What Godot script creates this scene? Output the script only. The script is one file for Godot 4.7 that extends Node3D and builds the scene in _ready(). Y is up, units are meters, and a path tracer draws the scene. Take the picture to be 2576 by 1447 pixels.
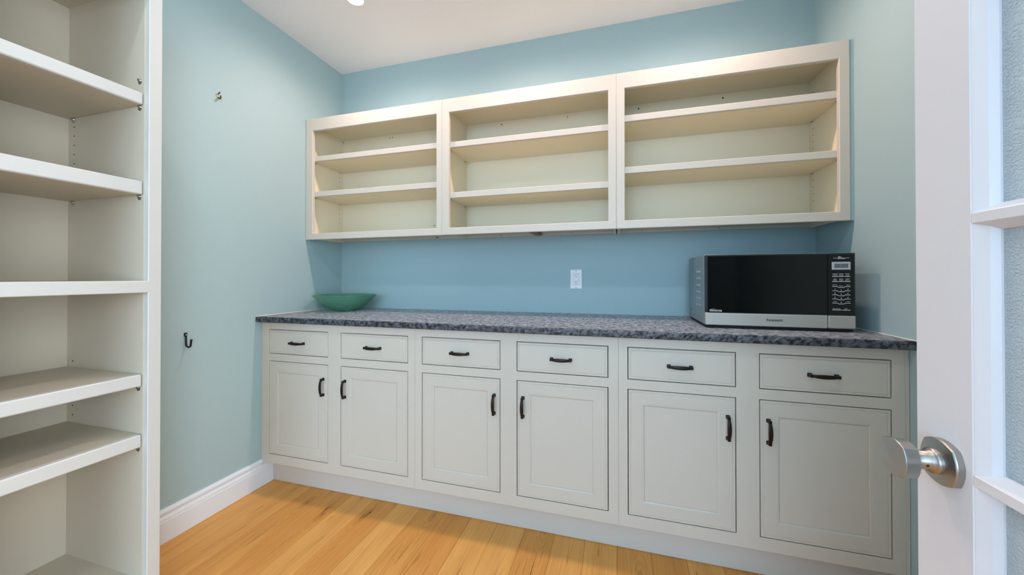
extends Node3D
# Pantry with open shelving, six-door base cabinets and a half-open glazed door.
# Back wall at z = 0, left wall at x = 0, floor at y = 0.

const XR := 2.787        # right wall
const CEIL := 2.547      # ceiling height
const ZF := 2.19         # front wall (with the wide doorway the camera stands in)
const UZ := 0.3107       # front of the upper face frames
const LZ := 0.600        # front of the lower face frames
const CT := 0.914        # countertop height

var M := {}
var taken := {}

func _ready():
	setup_view()
	make_materials()
	build_room()
	build_floor()
	build_hall()
	build_counter_run()
	build_uppers()
	build_bookcase()
	build_door()
	build_microwave()
	build_bowl()
	build_small_things()

# ------------------------------------------------------------------ camera, sky, exposure
func setup_view():
	var f := 925.08
	var cam := Camera3D.new()
	cam.name = "camera"
	var near := 0.05
	cam.projection = Camera3D.PROJECTION_FRUSTUM
	cam.keep_aspect = Camera3D.KEEP_HEIGHT
	cam.set_frustum(near * 1447.0 / f, Vector2(0.0, near * (692.24 - 723.5) / f), near, 60.0)
	cam.position = Vector3(1.8591, 1.1221, 2.1394)
	cam.basis = Basis(Vector3.UP, 0.28145) * Basis(Vector3.RIGHT, 0.00615) * Basis(Vector3.BACK, -0.00072)
	add_child(cam)
	cam.current = true
	var env := Environment.new()
	env.background_mode = Environment.BG_SKY
	var sky := Sky.new()
	var sm := ProceduralSkyMaterial.new()
	sm.sky_top_color = C(120, 160, 215)
	sm.sky_horizon_color = C(205, 220, 235)
	sm.ground_bottom_color = C(110, 105, 95)
	sm.ground_horizon_color = C(190, 195, 200)
	sky.sky_material = sm
	env.sky = sky
	env.ambient_light_source = Environment.AMBIENT_SOURCE_DISABLED
	env.tonemap_mode = Environment.TONE_MAPPER_LINEAR
	env.tonemap_exposure = 1.0
	env.sdfgi_enabled = true
	env.ssao_enabled = true
	env.ssil_enabled = true
	var we := WorldEnvironment.new()
	we.name = "world_environment"
	we.environment = env
	add_child(we)

const POT_ENERGY := 0.72       # the three lights over the worktop
const ROW_ENERGY := 0.24       # the three lights nearer the doorway
const POT_COLOR := Color(1.0, 0.87, 0.82)
const ROW_COLOR := Color(0.94, 1.0, 1.0)
const HALL_FILL_ENERGY := 6.6  # fill lamp added at the far end of the hall
const HALL_FILL_COLOR := Color(0.68, 0.87, 1.0)
const SIDE_FILL_ENERGY := 8.0  # fill lamp added at the right side of the hall
const SIDE_FILL_COLOR := Color(0.96, 0.985, 1.0)

# ------------------------------------------------------------------ small helpers
func C(r: float, g: float, b: float) -> Color:
	return Color(r / 255.0, g / 255.0, b / 255.0)

func numbered(called: String) -> String:
	if not taken.has(called):
		taken[called] = 0
		return called
	taken[called] += 1
	return "%s_%03d" % [called, taken[called]]

func tag(o, label := "", category := "", group := "", kind := ""):
	if label != "": o.set_meta("label", label)
	if category != "": o.set_meta("category", category)
	if group != "": o.set_meta("group", group)
	if kind != "": o.set_meta("kind", kind)
	return o

func thing(called: String, at: Vector3, label := "", category := "", group := ""):
	var o := Node3D.new()
	o.name = numbered(called)
	add_child(o)
	o.position = at
	return tag(o, label, category, group)

func begin() -> SurfaceTool:
	var st := SurfaceTool.new()
	st.begin(Mesh.PRIMITIVE_TRIANGLES)
	st.set_smooth_group(-1)
	return st

# commits a shape as one named mesh; positions in st are world positions, off is the parent's world position
func put(called: String, st: SurfaceTool, m: Material, parent: Node3D = null, off := Vector3.ZERO) -> MeshInstance3D:
	st.generate_normals()
	var o := MeshInstance3D.new()
	o.mesh = st.commit()
	o.material_override = m
	o.cast_shadow = GeometryInstance3D.SHADOW_CASTING_SETTING_ON
	if parent == null:
		o.name = numbered(called)
		add_child(o)
	else:
		o.name = called
		parent.add_child(o, true)
		o.position = -off
	return o

func place(called: String, mesh: Mesh, m: Material, parent: Node3D, xf: Transform3D) -> MeshInstance3D:
	var o := MeshInstance3D.new()
	o.mesh = mesh
	o.material_override = m
	o.name = called
	parent.add_child(o, true)
	o.transform = xf
	return o

func struct(called: String, st: SurfaceTool, m: Material, label := "", category := "") -> MeshInstance3D:
	return tag(put(called, st, m), label, category, "", "structure")

# a flat polygon whose normal is turned to point along out
func face(st: SurfaceTool, p: Array, out: Vector3, uv: Array = []):
	var n: Vector3 = (p[1] - p[0]).cross(p[2] - p[0])
	if n.length_squared() < 1e-20 and p.size() > 3:
		n = (p[2] - p[0]).cross(p[3] - p[0])
	var ccw := n.dot(out) > 0.0
	for i in range(1, p.size() - 1):
		var t := [0, i + 1, i] if ccw else [0, i, i + 1]
		for k in t:
			if uv.size() > 0: st.set_uv(uv[k])
			st.add_vertex(p[k])

# chamfered box
func box(st: SurfaceTool, lo: Vector3, hi: Vector3, c := 0.0):
	var mid := (lo + hi) * 0.5
	var h := (hi - lo) * 0.5
	c = min(c, min(h.x, min(h.y, h.z)) * 0.9)
	for a in 3:
		var b := (a + 1) % 3
		var d := (a + 2) % 3
		for s in [-1.0, 1.0]:
			var q := []
			for e in [[-1, -1], [1, -1], [1, 1], [-1, 1]]:
				var v := Vector3.ZERO
				v[a] = s * h[a]
				v[b] = e[0] * (h[b] - c)
				v[d] = e[1] * (h[d] - c)
				q.append(mid + v)
			var o := Vector3.ZERO
			o[a] = s
			face(st, q, o)
		if c > 0.0:
			for sb in [-1.0, 1.0]:
				for sd in [-1.0, 1.0]:
					var q2 := []
					for e in [[-1, 0], [1, 0], [1, 1], [-1, 1]]:
						var v2 := Vector3.ZERO
						v2[a] = e[0] * (h[a] - c)
						v2[b] = sb * (h[b] if e[1] == 0 else h[b] - c)
						v2[d] = sd * (h[d] - c if e[1] == 0 else h[d])
						q2.append(mid + v2)
					var o2 := Vector3.ZERO
					o2[b] = sb
					o2[d] = sd
					face(st, q2, o2)
	if c > 0.0:
		for sx in [-1.0, 1.0]:
			for sy in [-1.0, 1.0]:
				for sz in [-1.0, 1.0]:
					face(st, [mid + Vector3(sx * h.x, sy * (h.y - c), sz * (h.z - c)), mid + Vector3(sx * (h.x - c), sy * h.y, sz * (h.z - c)), mid + Vector3(sx * (h.x - c), sy * (h.y - c), sz * h.z)], Vector3(sx, sy, sz))

func bx(x0, x1, y0, y1, z0, z1, c := 0.0) -> SurfaceTool:
	var st := begin()
	box(st, Vector3(x0, y0, z0), Vector3(x1, y1, z1), c)
	return st

# a plate with rectangular holes, facing +w; u, v span it, holes as Rect2 in (u, v). axes: 0 = faces +z (u = x), 1 = faces +x (u = z)
func plate(st: SurfaceTool, r: Rect2, holes: Array, w0: float, w1: float, bev: float, axis := 0):
	var P := func(u: float, v: float, w: float) -> Vector3:
		return Vector3(u, v, w) if axis == 0 else Vector3(w, v, u)
	var D := func(u: float, v: float, w: float) -> Vector3:
		return Vector3(u, v, w) if axis == 0 else Vector3(w, v, u)
	for back in 2:
		var g := bev if back == 0 else 0.0
		var us := [r.position.x + g, r.end.x - g]
		var vs := [r.position.y + g, r.end.y - g]
		for hh in holes:
			us.append_array([hh.position.x - g, hh.end.x + g])
			vs.append_array([hh.position.y - g, hh.end.y + g])
		us.sort()
		vs.sort()
		for i in us.size() - 1:
			for j in vs.size() - 1:
				if us[i + 1] - us[i] < 1e-6 or vs[j + 1] - vs[j] < 1e-6: continue
				var cu: float = (us[i] + us[i + 1]) * 0.5
				var cv: float = (vs[j] + vs[j + 1]) * 0.5
				var inside := false
				for hh in holes:
					if hh.grow(g).has_point(Vector2(cu, cv)): inside = true
				if inside: continue
				var w := w1 if back == 0 else w0
				face(st, [P.call(us[i], vs[j], w), P.call(us[i + 1], vs[j], w), P.call(us[i + 1], vs[j + 1], w), P.call(us[i], vs[j + 1], w)], D.call(0, 0, 1.0 if back == 0 else -1.0))
	var loops := [[r, 1.0]]
	for hh in holes: loops.append([hh, -1.0])
	for lp in loops:
		var q: Rect2 = lp[0]
		var s: float = lp[1]
		var a: Rect2 = q.grow(-bev * s)
		var sides := [[q.position, Vector2(q.end.x, q.position.y), a.position, Vector2(a.end.x, a.position.y), Vector2(0, -1)],
			[Vector2(q.end.x, q.position.y), q.end, Vector2(a.end.x, a.position.y), a.end, Vector2(1, 0)],
			[q.end, Vector2(q.position.x, q.end.y), a.end, Vector2(a.position.x, a.end.y), Vector2(0, 1)],
			[Vector2(q.position.x, q.end.y), q.position, Vector2(a.position.x, a.end.y), a.position, Vector2(-1, 0)]]
		for e in sides:
			var o: Vector2 = e[4] * s
			face(st, [P.call(e[0].x, e[0].y, w0), P.call(e[1].x, e[1].y, w0), P.call(e[1].x, e[1].y, w1 - bev), P.call(e[0].x, e[0].y, w1 - bev)], D.call(o.x, o.y, 0))
			if bev > 0.0:
				face(st, [P.call(e[0].x, e[0].y, w1 - bev), P.call(e[1].x, e[1].y, w1 - bev), P.call(e[3].x, e[3].y, w1), P.call(e[2].x, e[2].y, w1)], D.call(o.x, o.y, 1))

# concentric rectangular rings (inset, z): a panelled front facing +z
func ringed(st: SurfaceTool, x0: float, x1: float, y0: float, y1: float, prof: Array):
	var last: Vector2 = prof[0]
	face(st, [Vector3(x0, y0, last.y), Vector3(x1, y0, last.y), Vector3(x1, y1, last.y), Vector3(x0, y1, last.y)], Vector3(0, 0, -1))
	for k in range(1, prof.size()):
		var a: Vector2 = prof[k - 1]
		var b: Vector2 = prof[k]
		var A := [Vector2(x0 + a.x, y0 + a.x), Vector2(x1 - a.x, y0 + a.x), Vector2(x1 - a.x, y1 - a.x), Vector2(x0 + a.x, y1 - a.x)]
		var B := [Vector2(x0 + b.x, y0 + b.x), Vector2(x1 - b.x, y0 + b.x), Vector2(x1 - b.x, y1 - b.x), Vector2(x0 + b.x, y1 - b.x)]
		var outs := [Vector2(0, -1), Vector2(1, 0), Vector2(0, 1), Vector2(-1, 0)]
		for i in 4:
			var j := (i + 1) % 4
			var up: float = b.y - a.y
			var o := Vector3(outs[i].x * up, outs[i].y * up, max(b.x - a.x, 0.0))
			face(st, [Vector3(A[i].x, A[i].y, a.y), Vector3(A[j].x, A[j].y, a.y), Vector3(B[j].x, B[j].y, b.y), Vector3(B[i].x, B[i].y, b.y)], o)
		last = b
	var e := last.x
	face(st, [Vector3(x0 + e, y0 + e, last.y), Vector3(x1 - e, y0 + e, last.y), Vector3(x1 - e, y1 - e, last.y), Vector3(x0 + e, y1 - e, last.y)], Vector3(0, 0, 1))

# lathe round the y axis: profile of (r, y), going so that the outside lies to its right
func lathe(st: SurfaceTool, prof: Array, n: int, xf := Transform3D.IDENTITY, smooth := 1):
	st.set_smooth_group(smooth)
	for k in prof.size() - 1:
		var a: Vector2 = prof[k]
		var b: Vector2 = prof[k + 1]
		for i in n:
			var t0 := TAU * i / n
			var t1 := TAU * (i + 1) / n
			var p := [Vector3(a.x * cos(t0), a.y, a.x * sin(t0)), Vector3(a.x * cos(t1), a.y, a.x * sin(t1)), Vector3(b.x * cos(t1), b.y, b.x * sin(t1)), Vector3(b.x * cos(t0), b.y, b.x * sin(t0))]
			var tm := (t0 + t1) * 0.5
			var d := b - a
			var o := xf.basis * Vector3(d.y * cos(tm), -d.x, d.y * sin(tm))
			var q := []
			for v in p: q.append(xf * v)
			if a.x < 1e-7: q.remove_at(1)
			elif b.x < 1e-7: q.remove_at(2)
			face(st, q, o)
	st.set_smooth_group(-1)

# swept bar: centres, fixed side axis, half widths along the side axis, half thicknesses across it
func sweep(st: SurfaceTool, pts: Array, side: Vector3, hw: Array, ht: Array, n := 12, pw := 1.0, smooth := 1):
	st.set_smooth_group(smooth)
	var rings := []
	for i in pts.size():
		var t: Vector3 = (pts[min(i + 1, pts.size() - 1)] - pts[max(i - 1, 0)]).normalized()
		var nn := side.cross(t).normalized()
		var ring := []
		for k in n:
			var a := TAU * k / n
			var ca := cos(a)
			var sa := sin(a)
			ring.append(pts[i] + side * (sign(ca) * pow(abs(ca), pw) * hw[i]) + nn * (sign(sa) * pow(abs(sa), pw) * ht[i]))
		rings.append(ring)
	for i in pts.size() - 1:
		var mid: Vector3 = (pts[i] + pts[i + 1]) * 0.5
		for k in n:
			var q := [rings[i][k], rings[i][(k + 1) % n], rings[i + 1][(k + 1) % n], rings[i + 1][k]]
			face(st, q, (q[0] + q[1] + q[2] + q[3]) * 0.25 - mid)
	st.set_smooth_group(-1)
	face(st, rings[0], pts[0] - pts[1])
	face(st, rings[-1], pts[-1] - pts[-2])

func tube(st: SurfaceTool, pts: Array, r: float, side: Vector3, n := 10):
	var w := []
	for i in pts.size(): w.append(r)
	sweep(st, pts, side, w, w, n)

func ball(st: SurfaceTool, c: Vector3, r: float, n := 12):
	var pr := []
	for i in range(0, n / 2 + 1):
		var a := -PI / 2 + PI * i / (n / 2.0)
		pr.append(Vector2(max(r * cos(a), 0.0), r * sin(a)))
	lathe(st, pr, n, Transform3D(Basis.IDENTITY, c))

func disc(st: SurfaceTool, c: Vector3, r: float, t: float, dir: Vector3, n := 12):
	var up := dir.normalized()
	var s := up.cross(Vector3.UP if abs(up.y) < 0.9 else Vector3.RIGHT).normalized()
	lathe(st, [Vector2(0, -0.0005), Vector2(r, -0.0005), Vector2(r, t), Vector2(0, t)], n, Transform3D(Basis(s, up, s.cross(up)), c), -1)

# ------------------------------------------------------------------ materials
func mat(c: Color, rough := 0.6, metal := 0.0, spec := 0.5) -> StandardMaterial3D:
	var m := StandardMaterial3D.new()
	m.albedo_color = c
	m.roughness = rough
	m.metallic = metal
	m.metallic_specular = spec
	return m

func noise(seed: int, freq: float, oct := 3, type := FastNoiseLite.TYPE_SIMPLEX_SMOOTH) -> FastNoiseLite:
	var n := FastNoiseLite.new()
	n.seed = seed
	n.noise_type = type
	n.frequency = freq
	n.fractal_octaves = oct
	n.fractal_type = FastNoiseLite.FRACTAL_FBM if oct > 1 else FastNoiseLite.FRACTAL_NONE
	return n

func noise_normal(seed: int, freq: float, size: int, strength: float) -> NoiseTexture2D:
	var t := NoiseTexture2D.new()
	t.width = size
	t.height = size
	t.seamless = true
	t.as_normal_map = true
	t.bump_strength = strength
	t.noise = noise(seed, freq, 2)
	return t

func relief(m: StandardMaterial3D, seed: int, freq: float, per_metre: float, strength: float, size := 256) -> StandardMaterial3D:
	m.normal_enabled = true
	m.normal_texture = noise_normal(seed, freq, size, strength)
	m.uv1_triplanar = true
	m.uv1_world_triplanar = true
	m.uv1_scale = Vector3.ONE * per_metre
	return m

func make_materials():
	M.wall = relief(mat(C(172, 199, 204), 0.75, 0.0, 0.3), 11, 0.08, 4.0, 0.16)
	M.ceiling = mat(C(238, 241, 246), 0.9, 0.0, 0.2)
	M.trim = mat(C(233, 243, 252), 0.4)
	M.cream = relief(mat(C(211, 207, 196), 0.42), 12, 0.05, 3.0, 0.25)
	M.inside = mat(C(238, 230, 206), 0.55)
	M.case_cream = relief(mat(C(203, 203, 199), 0.42), 13, 0.05, 3.0, 0.25)
	M.case_inside = mat(C(198, 190, 172), 0.55)
	M.toe = mat(C(212, 208, 200), 0.5)
	M.dark = mat(C(20, 18, 17), 0.8)
	M.bronze = mat(C(42, 36, 34), 0.42, 0.6)
	M.steel_pin = mat(C(190, 190, 192), 0.25, 1.0)
	M.plastic = mat(C(240, 241, 244), 0.35)
	M.door_paint = mat(C(226, 225, 229), 0.4)
	M.nickel = mat(C(172, 169, 164), 0.34, 1.0)
	M.brass = mat(C(205, 190, 150), 0.3, 1.0)
	M.brass_dark = mat(C(92, 80, 56), 0.35, 0.9)
	M.black_iron = mat(C(22, 28, 34), 0.3, 0.3)
	M.raw_wood = mat(C(150, 115, 88), 0.8)
	M.caulk = mat(C(238, 236, 228), 0.5)
	M.wood = wood_material()
	M.granite = granite_material()
	# same granite for the split front edge, colour darkened to paint in its shade
	M.granite_edge_shaded = M.granite.duplicate()
	M.granite_edge_shaded.albedo_color = C(138, 146, 152)
	M.granite_edge_shaded.rim_enabled = false
	M.granite_edge_shaded.roughness = 0.45
	# textured obscure glass of the door
	var g := mat(Color(0.83, 0.90, 0.93, 0.55), 0.05, 0.0, 1.0)
	g.transparency = BaseMaterial3D.TRANSPARENCY_ALPHA
	g = relief(g, 21, 0.055, 8.0, 16.0, 512)
	M.obscure = g
	var b := mat(C(40, 130, 96), 0.08)
	b.refraction_enabled = true
	b.refraction_scale = 0.05
	b.transparency = BaseMaterial3D.TRANSPARENCY_ALPHA
	b.albedo_color = Color(0.66, 0.94, 0.82, 0.25)
	M.green_glass = relief(b, 22, 0.07, 16.0, 20.0, 256)
	# microwave
	M.mw_case = mat(C(140, 150, 154), 0.36, 0.55)
	M.mw_black = mat(C(7, 7, 9), 0.16, 0.0, 0.5)
	M.mw_rim = mat(C(34, 38, 42), 0.3)
	M.mw_glass = mat(C(5, 5, 7), 0.06, 0.0, 0.5)
	M.brushed = relief(mat(C(196, 193, 184), 0.5, 0.35), 23, 0.02, 20.0, 0.6)
	M.print_white = mat(C(225, 226, 230), 0.5)
	M.print_black = mat(C(18, 18, 18), 0.5)
	M.lcd_frame = mat(C(196, 203, 210), 0.35)
	M.lcd = mat(C(112, 124, 132), 0.3)
	# lamp lenses, then the glow of the added hall panes
	var e := mat(C(255, 250, 240), 0.5)
	e.emission_enabled = true
	e.emission = Color(1.0, 0.95, 0.87)
	e.emission_energy_multiplier = 7.0
	M.lens = e
	var w := mat(C(225, 232, 240), 0.5)
	w.emission_enabled = true
	w.emission = Color(0.86, 0.93, 1.0)
	w.emission_energy_multiplier = 2.0
	M.fill_glow = w

func wood_material() -> StandardMaterial3D:
	var W := 1024
	var H := 2048
	var im := Image.create(W, H, false, Image.FORMAT_RGB8)
	var broad := noise(5, 1.0, 3)
	var fine := noise(6, 1.0, 2)
	var crack := noise(7, 1.0, 2)
	var bases := [[C(222, 163, 88), C(200, 138, 70)], [C(226, 169, 95), C(208, 148, 79)], [C(218, 157, 83), C(197, 133, 66)], [C(228, 172, 98), C(210, 151, 82)]]
	var brown := C(128, 78, 34)
	# knots: strip, across (m), along (m)
	var knots := [Vector3(0, 0.045, 0.62), Vector3(2, 0.030, 0.85), Vector3(3, 0.100, 1.75)]
	for i in W:
		var s := i / 256
		var u := (i % 256) / 256.0 * 0.131
		var lo: Color = bases[s][0]
		var hi: Color = bases[s][1]
		for j in H:
			var v := j / 2048.0 * 2.4
			var wv: float = broad.get_noise_2d(u * 8.0 + s * 40.0, v * 1.1)
			var near := 0.0
			var ring := 0.0
			for k in knots:
				if k.x != s: continue
				var dv: float = (v - k.z) / 0.055
				var du: float = (u - k.y) / 0.013
				var d2 := sqrt(du * du + dv * dv)
				if d2 < 6.0:
					near = max(near, exp(-d2 * 2.2))
					ring += sin(d2 * 8.0 + wv * 5.0) * exp(-d2 * 0.55) * 0.5
			var gr: float = fine.get_noise_2d(u * 520.0 + s * 91.0, v * 5.0)
			var mid: float = fine.get_noise_2d(u * 150.0 + s * 33.0 + wv * 2.0, v * 2.2 + 50.0)
			var t: float = clamp(0.40 + wv * 0.55 + mid * 0.55 + gr * 0.25 + ring, 0.0, 1.0)
			var c := lo.lerp(hi, t)
			var cr: float = abs(crack.get_noise_2d(u * 52.0 + s * 17.0 + wv * 0.8, v * 0.8))
			var gate: float = clamp(broad.get_noise_2d(u * 10.0 + 70.0 + s * 11.0, v * 1.6 + 30.0) * 3.4 - 0.30, 0.0, 1.0)
			var d: float = clamp(1.0 - cr / 0.045, 0.0, 1.0) * gate
			c = c.lerp(brown, d * 0.7 + clamp(-mid * 1.6 - 0.62, 0.0, 1.0) * clamp(gate + 0.3, 0.0, 1.0) * 0.8)
			c = c.lerp(brown, near * 0.7)
			if cr < 0.005 and gate > 0.8: c = c.lerp(C(52, 30, 16), 0.85)
			im.set_pixel(i, j, c)
	var m := mat(Color.WHITE, 0.38, 0.0, 0.3)
	m.albedo_texture = ImageTexture.create_from_image(im)
	return m

func granite_material() -> StandardMaterial3D:
	var W := 2048
	var H := 512
	var im := Image.create(W, H, false, Image.FORMAT_RGB8)
	var a := noise(31, 0.030, 3)
	var b := noise(32, 0.062, 3)
	var f := noise(33, 0.35, 1)
	for i in W:
		for j in H:
			var na: float = a.get_noise_2d(i, j)
			var nb: float = b.get_noise_2d(i, j)
			var nf: float = f.get_noise_2d(i, j)
			var c: Color = C(116, 121, 134).lerp(C(164, 165, 174), clamp(0.5 + na * 1.1 + nf * 0.45, 0.0, 1.0))
			var dk: float = clamp((-0.06 - nb - na * 0.35 - nf * 0.14) * 6.0, 0.0, 1.0)
			c = c.lerp(C(30, 37, 48), dk * 0.96)
			var lt: float = clamp((nb + na * 0.4 - 0.52) * 6.0, 0.0, 1.0)
			c = c.lerp(C(190, 191, 196), lt * 0.8)
			var k := 1.0 + nf * 0.14
			im.set_pixel(i, j, Color(c.r * k, c.g * k, c.b * k))
	var m := mat(Color.WHITE, 0.5, 0.0, 0.6)
	m.rim_enabled = true
	m.rim = 0.4
	m.rim_tint = 0.5
	m.albedo_texture = ImageTexture.create_from_image(im)
	return m

# ------------------------------------------------------------------ the room
func build_room():
	struct("wall_back", bx(-0.1, XR + 0.1, 0, CEIL, -0.1, 0), M.wall, "teal painted back wall behind the cabinets", "wall")
	struct("wall_left", bx(-0.1, 0, 0, CEIL, 0, ZF), M.wall, "pale teal painted left wall with two hooks", "wall")
	struct("wall_right", bx(XR, XR + 0.1, 0, CEIL, 0, ZF), M.wall, "pale teal painted right wall beside the microwave", "wall")
	var st := begin()
	box(st, Vector3(-0.1, 0, ZF), Vector3(0.45, CEIL, ZF + 0.12))
	box(st, Vector3(2.36, 0, ZF), Vector3(XR + 0.1, CEIL, ZF + 0.12))
	box(st, Vector3(0.45, 2.32, ZF), Vector3(2.36, CEIL, ZF + 0.12))
	struct("wall_front", st, M.wall, "front wall around the wide doorway the camera stands in", "wall")
	struct("ceiling", bx(-0.1, XR + 0.1, CEIL, CEIL + 0.1, -0.1, ZF + 0.12), M.ceiling, "flat white painted ceiling with recessed lights", "ceiling")
	# doorway lining
	st = begin()
	box(st, Vector3(0.45, 0, ZF - 0.015), Vector3(0.47, 2.32, ZF + 0.135), 0.002)
	box(st, Vector3(2.34, 0, ZF - 0.005), Vector3(2.36, 2.32, ZF + 0.135), 0.002)
	box(st, Vector3(0.47, 2.30, ZF - 0.015), Vector3(2.34, 2.32, ZF + 0.135), 0.002)
	struct("trim_1", st, M.trim, "white lining of the wide doorway", "trim")
	# baseboard on the left wall: a moulded profile run along z
	var prof := [Vector2(0, 0), Vector2(0.016, 0), Vector2(0.016, 0.088), Vector2(0.0145, 0.092), Vector2(0.0145, 0.099), Vector2(0.0125, 0.105), Vector2(0.0095, 0.110), Vector2(0.0095, 0.117), Vector2(0.012, 0.121), Vector2(0.0115, 0.129), Vector2(0.008, 0.1345), Vector2(0.006, 0.1395), Vector2(0, 0.1395)]
	st = begin()
	run_z(st, prof, 0.6003, 1.299)
	run_z(st, [Vector2(0, 0), Vector2(0.016, 0), Vector2(0.016, 0.088), Vector2(0.0145, 0.092), Vector2(0.0145, 0.099), Vector2(0.0125, 0.105), Vector2(0.0095, 0.110), Vector2(0.0095, 0.117), Vector2(0.0115, 0.1215), Vector2(0.011, 0.1285), Vector2(0, 0.1285)], 0.5377, 0.6003)
	struct("baseboard_left", st, M.trim, "white moulded baseboard along the left wall between bookcase and cabinets", "baseboard")

func run_z(st: SurfaceTool, prof: Array, z0: float, z1: float):
	for k in prof.size() - 1:
		var a: Vector2 = prof[k]
		var b: Vector2 = prof[k + 1]
		face(st, [Vector3(a.x, a.y, z0), Vector3(b.x, b.y, z0), Vector3(b.x, b.y, z1), Vector3(a.x, a.y, z1)], Vector3(b.y - a.y, a.x - b.x, 0))
	for e in [[z0, -1.0], [z1, 1.0]]:
		for k in range(1, prof.size() - 1):
			face(st, [Vector3(prof[0].x, prof[0].y, e[0]), Vector3(prof[k].x, prof[k].y, e[0]), Vector3(prof[k + 1].x, prof[k + 1].y, e[0])], Vector3(0, 0, e[1]))

func build_floor():
	var fl := struct("floor", bx(-0.1, XR + 0.1, -0.12, -0.019, -0.1, ZF + 0.12), M.raw_wood, "honey coloured wide plank hardwood floor", "floor")
	var rng := RandomNumberGenerator.new()
	rng.seed = 77
	var order := [0, 3, 1, 0, 2, 1, 2, 3, 0, 2, 1, 3]
	for k in 22:
		var x0: float = max(0.018 - 0.131 + k * 0.131, 0.001)
		var x1: float = min(0.018 + k * 0.131, XR - 0.001)
		if x1 - x0 < 0.01: continue
		var cut := rng.randf_range(1.35, 2.05)
		var zs := [0.30, cut, ZF + 0.12]
		for s in 2:
			var st := begin()
			var v: int = order[(k + s * 5) % order.size()]
			plank(st, x0 + 0.0003, x1 - 0.0003, zs[s] + 0.0003, zs[s + 1] - 0.0003, v, rng.randf_range(0.0, 0.25), rng.randf() < 0.5, x0 < 0.01)
			put("plank", st, M.wood, fl)

func plank(st: SurfaceTool, x0: float, x1: float, z0: float, z1: float, strip: int, shift: float, flip: bool, narrow: bool):
	var b := 0.0009
	var U := func(x: float, z: float) -> Vector2:
		var u: float = (x - x0) / 0.131
		if flip: u = 1.0 - u
		return Vector2((strip + clamp(u, 0.004, 0.996)) * 0.25, (z - z0) / 2.4 + shift)
	var t := [Vector3(x0 + b, 0, z0 + b), Vector3(x1 - b, 0, z0 + b), Vector3(x1 - b, 0, z1 - b), Vector3(x0 + b, 0, z1 - b)]
	var m := [Vector3(x0, -b, z0), Vector3(x1, -b, z0), Vector3(x1, -b, z1), Vector3(x0, -b, z1)]
	var l := []
	for p in m: l.append(Vector3(p.x, -0.0185, p.z))
	var uv := func(ps: Array) -> Array:
		var r := []
		for p in ps: r.append(U.call(p.x, p.z))
		return r
	face(st, t, Vector3.UP, uv.call(t))
	var outs := [Vector3(0, 0, -1), Vector3(1, 0, 0), Vector3(0, 0, 1), Vector3(-1, 0, 0)]
	for i in 4:
		var j := (i + 1) % 4
		var q := [m[i], m[j], t[j], t[i]]
		face(st, q, outs[i] + Vector3.UP, uv.call(q))
		q = [l[i], l[j], m[j], m[i]]
		face(st, q, outs[i], uv.call(q))

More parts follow.
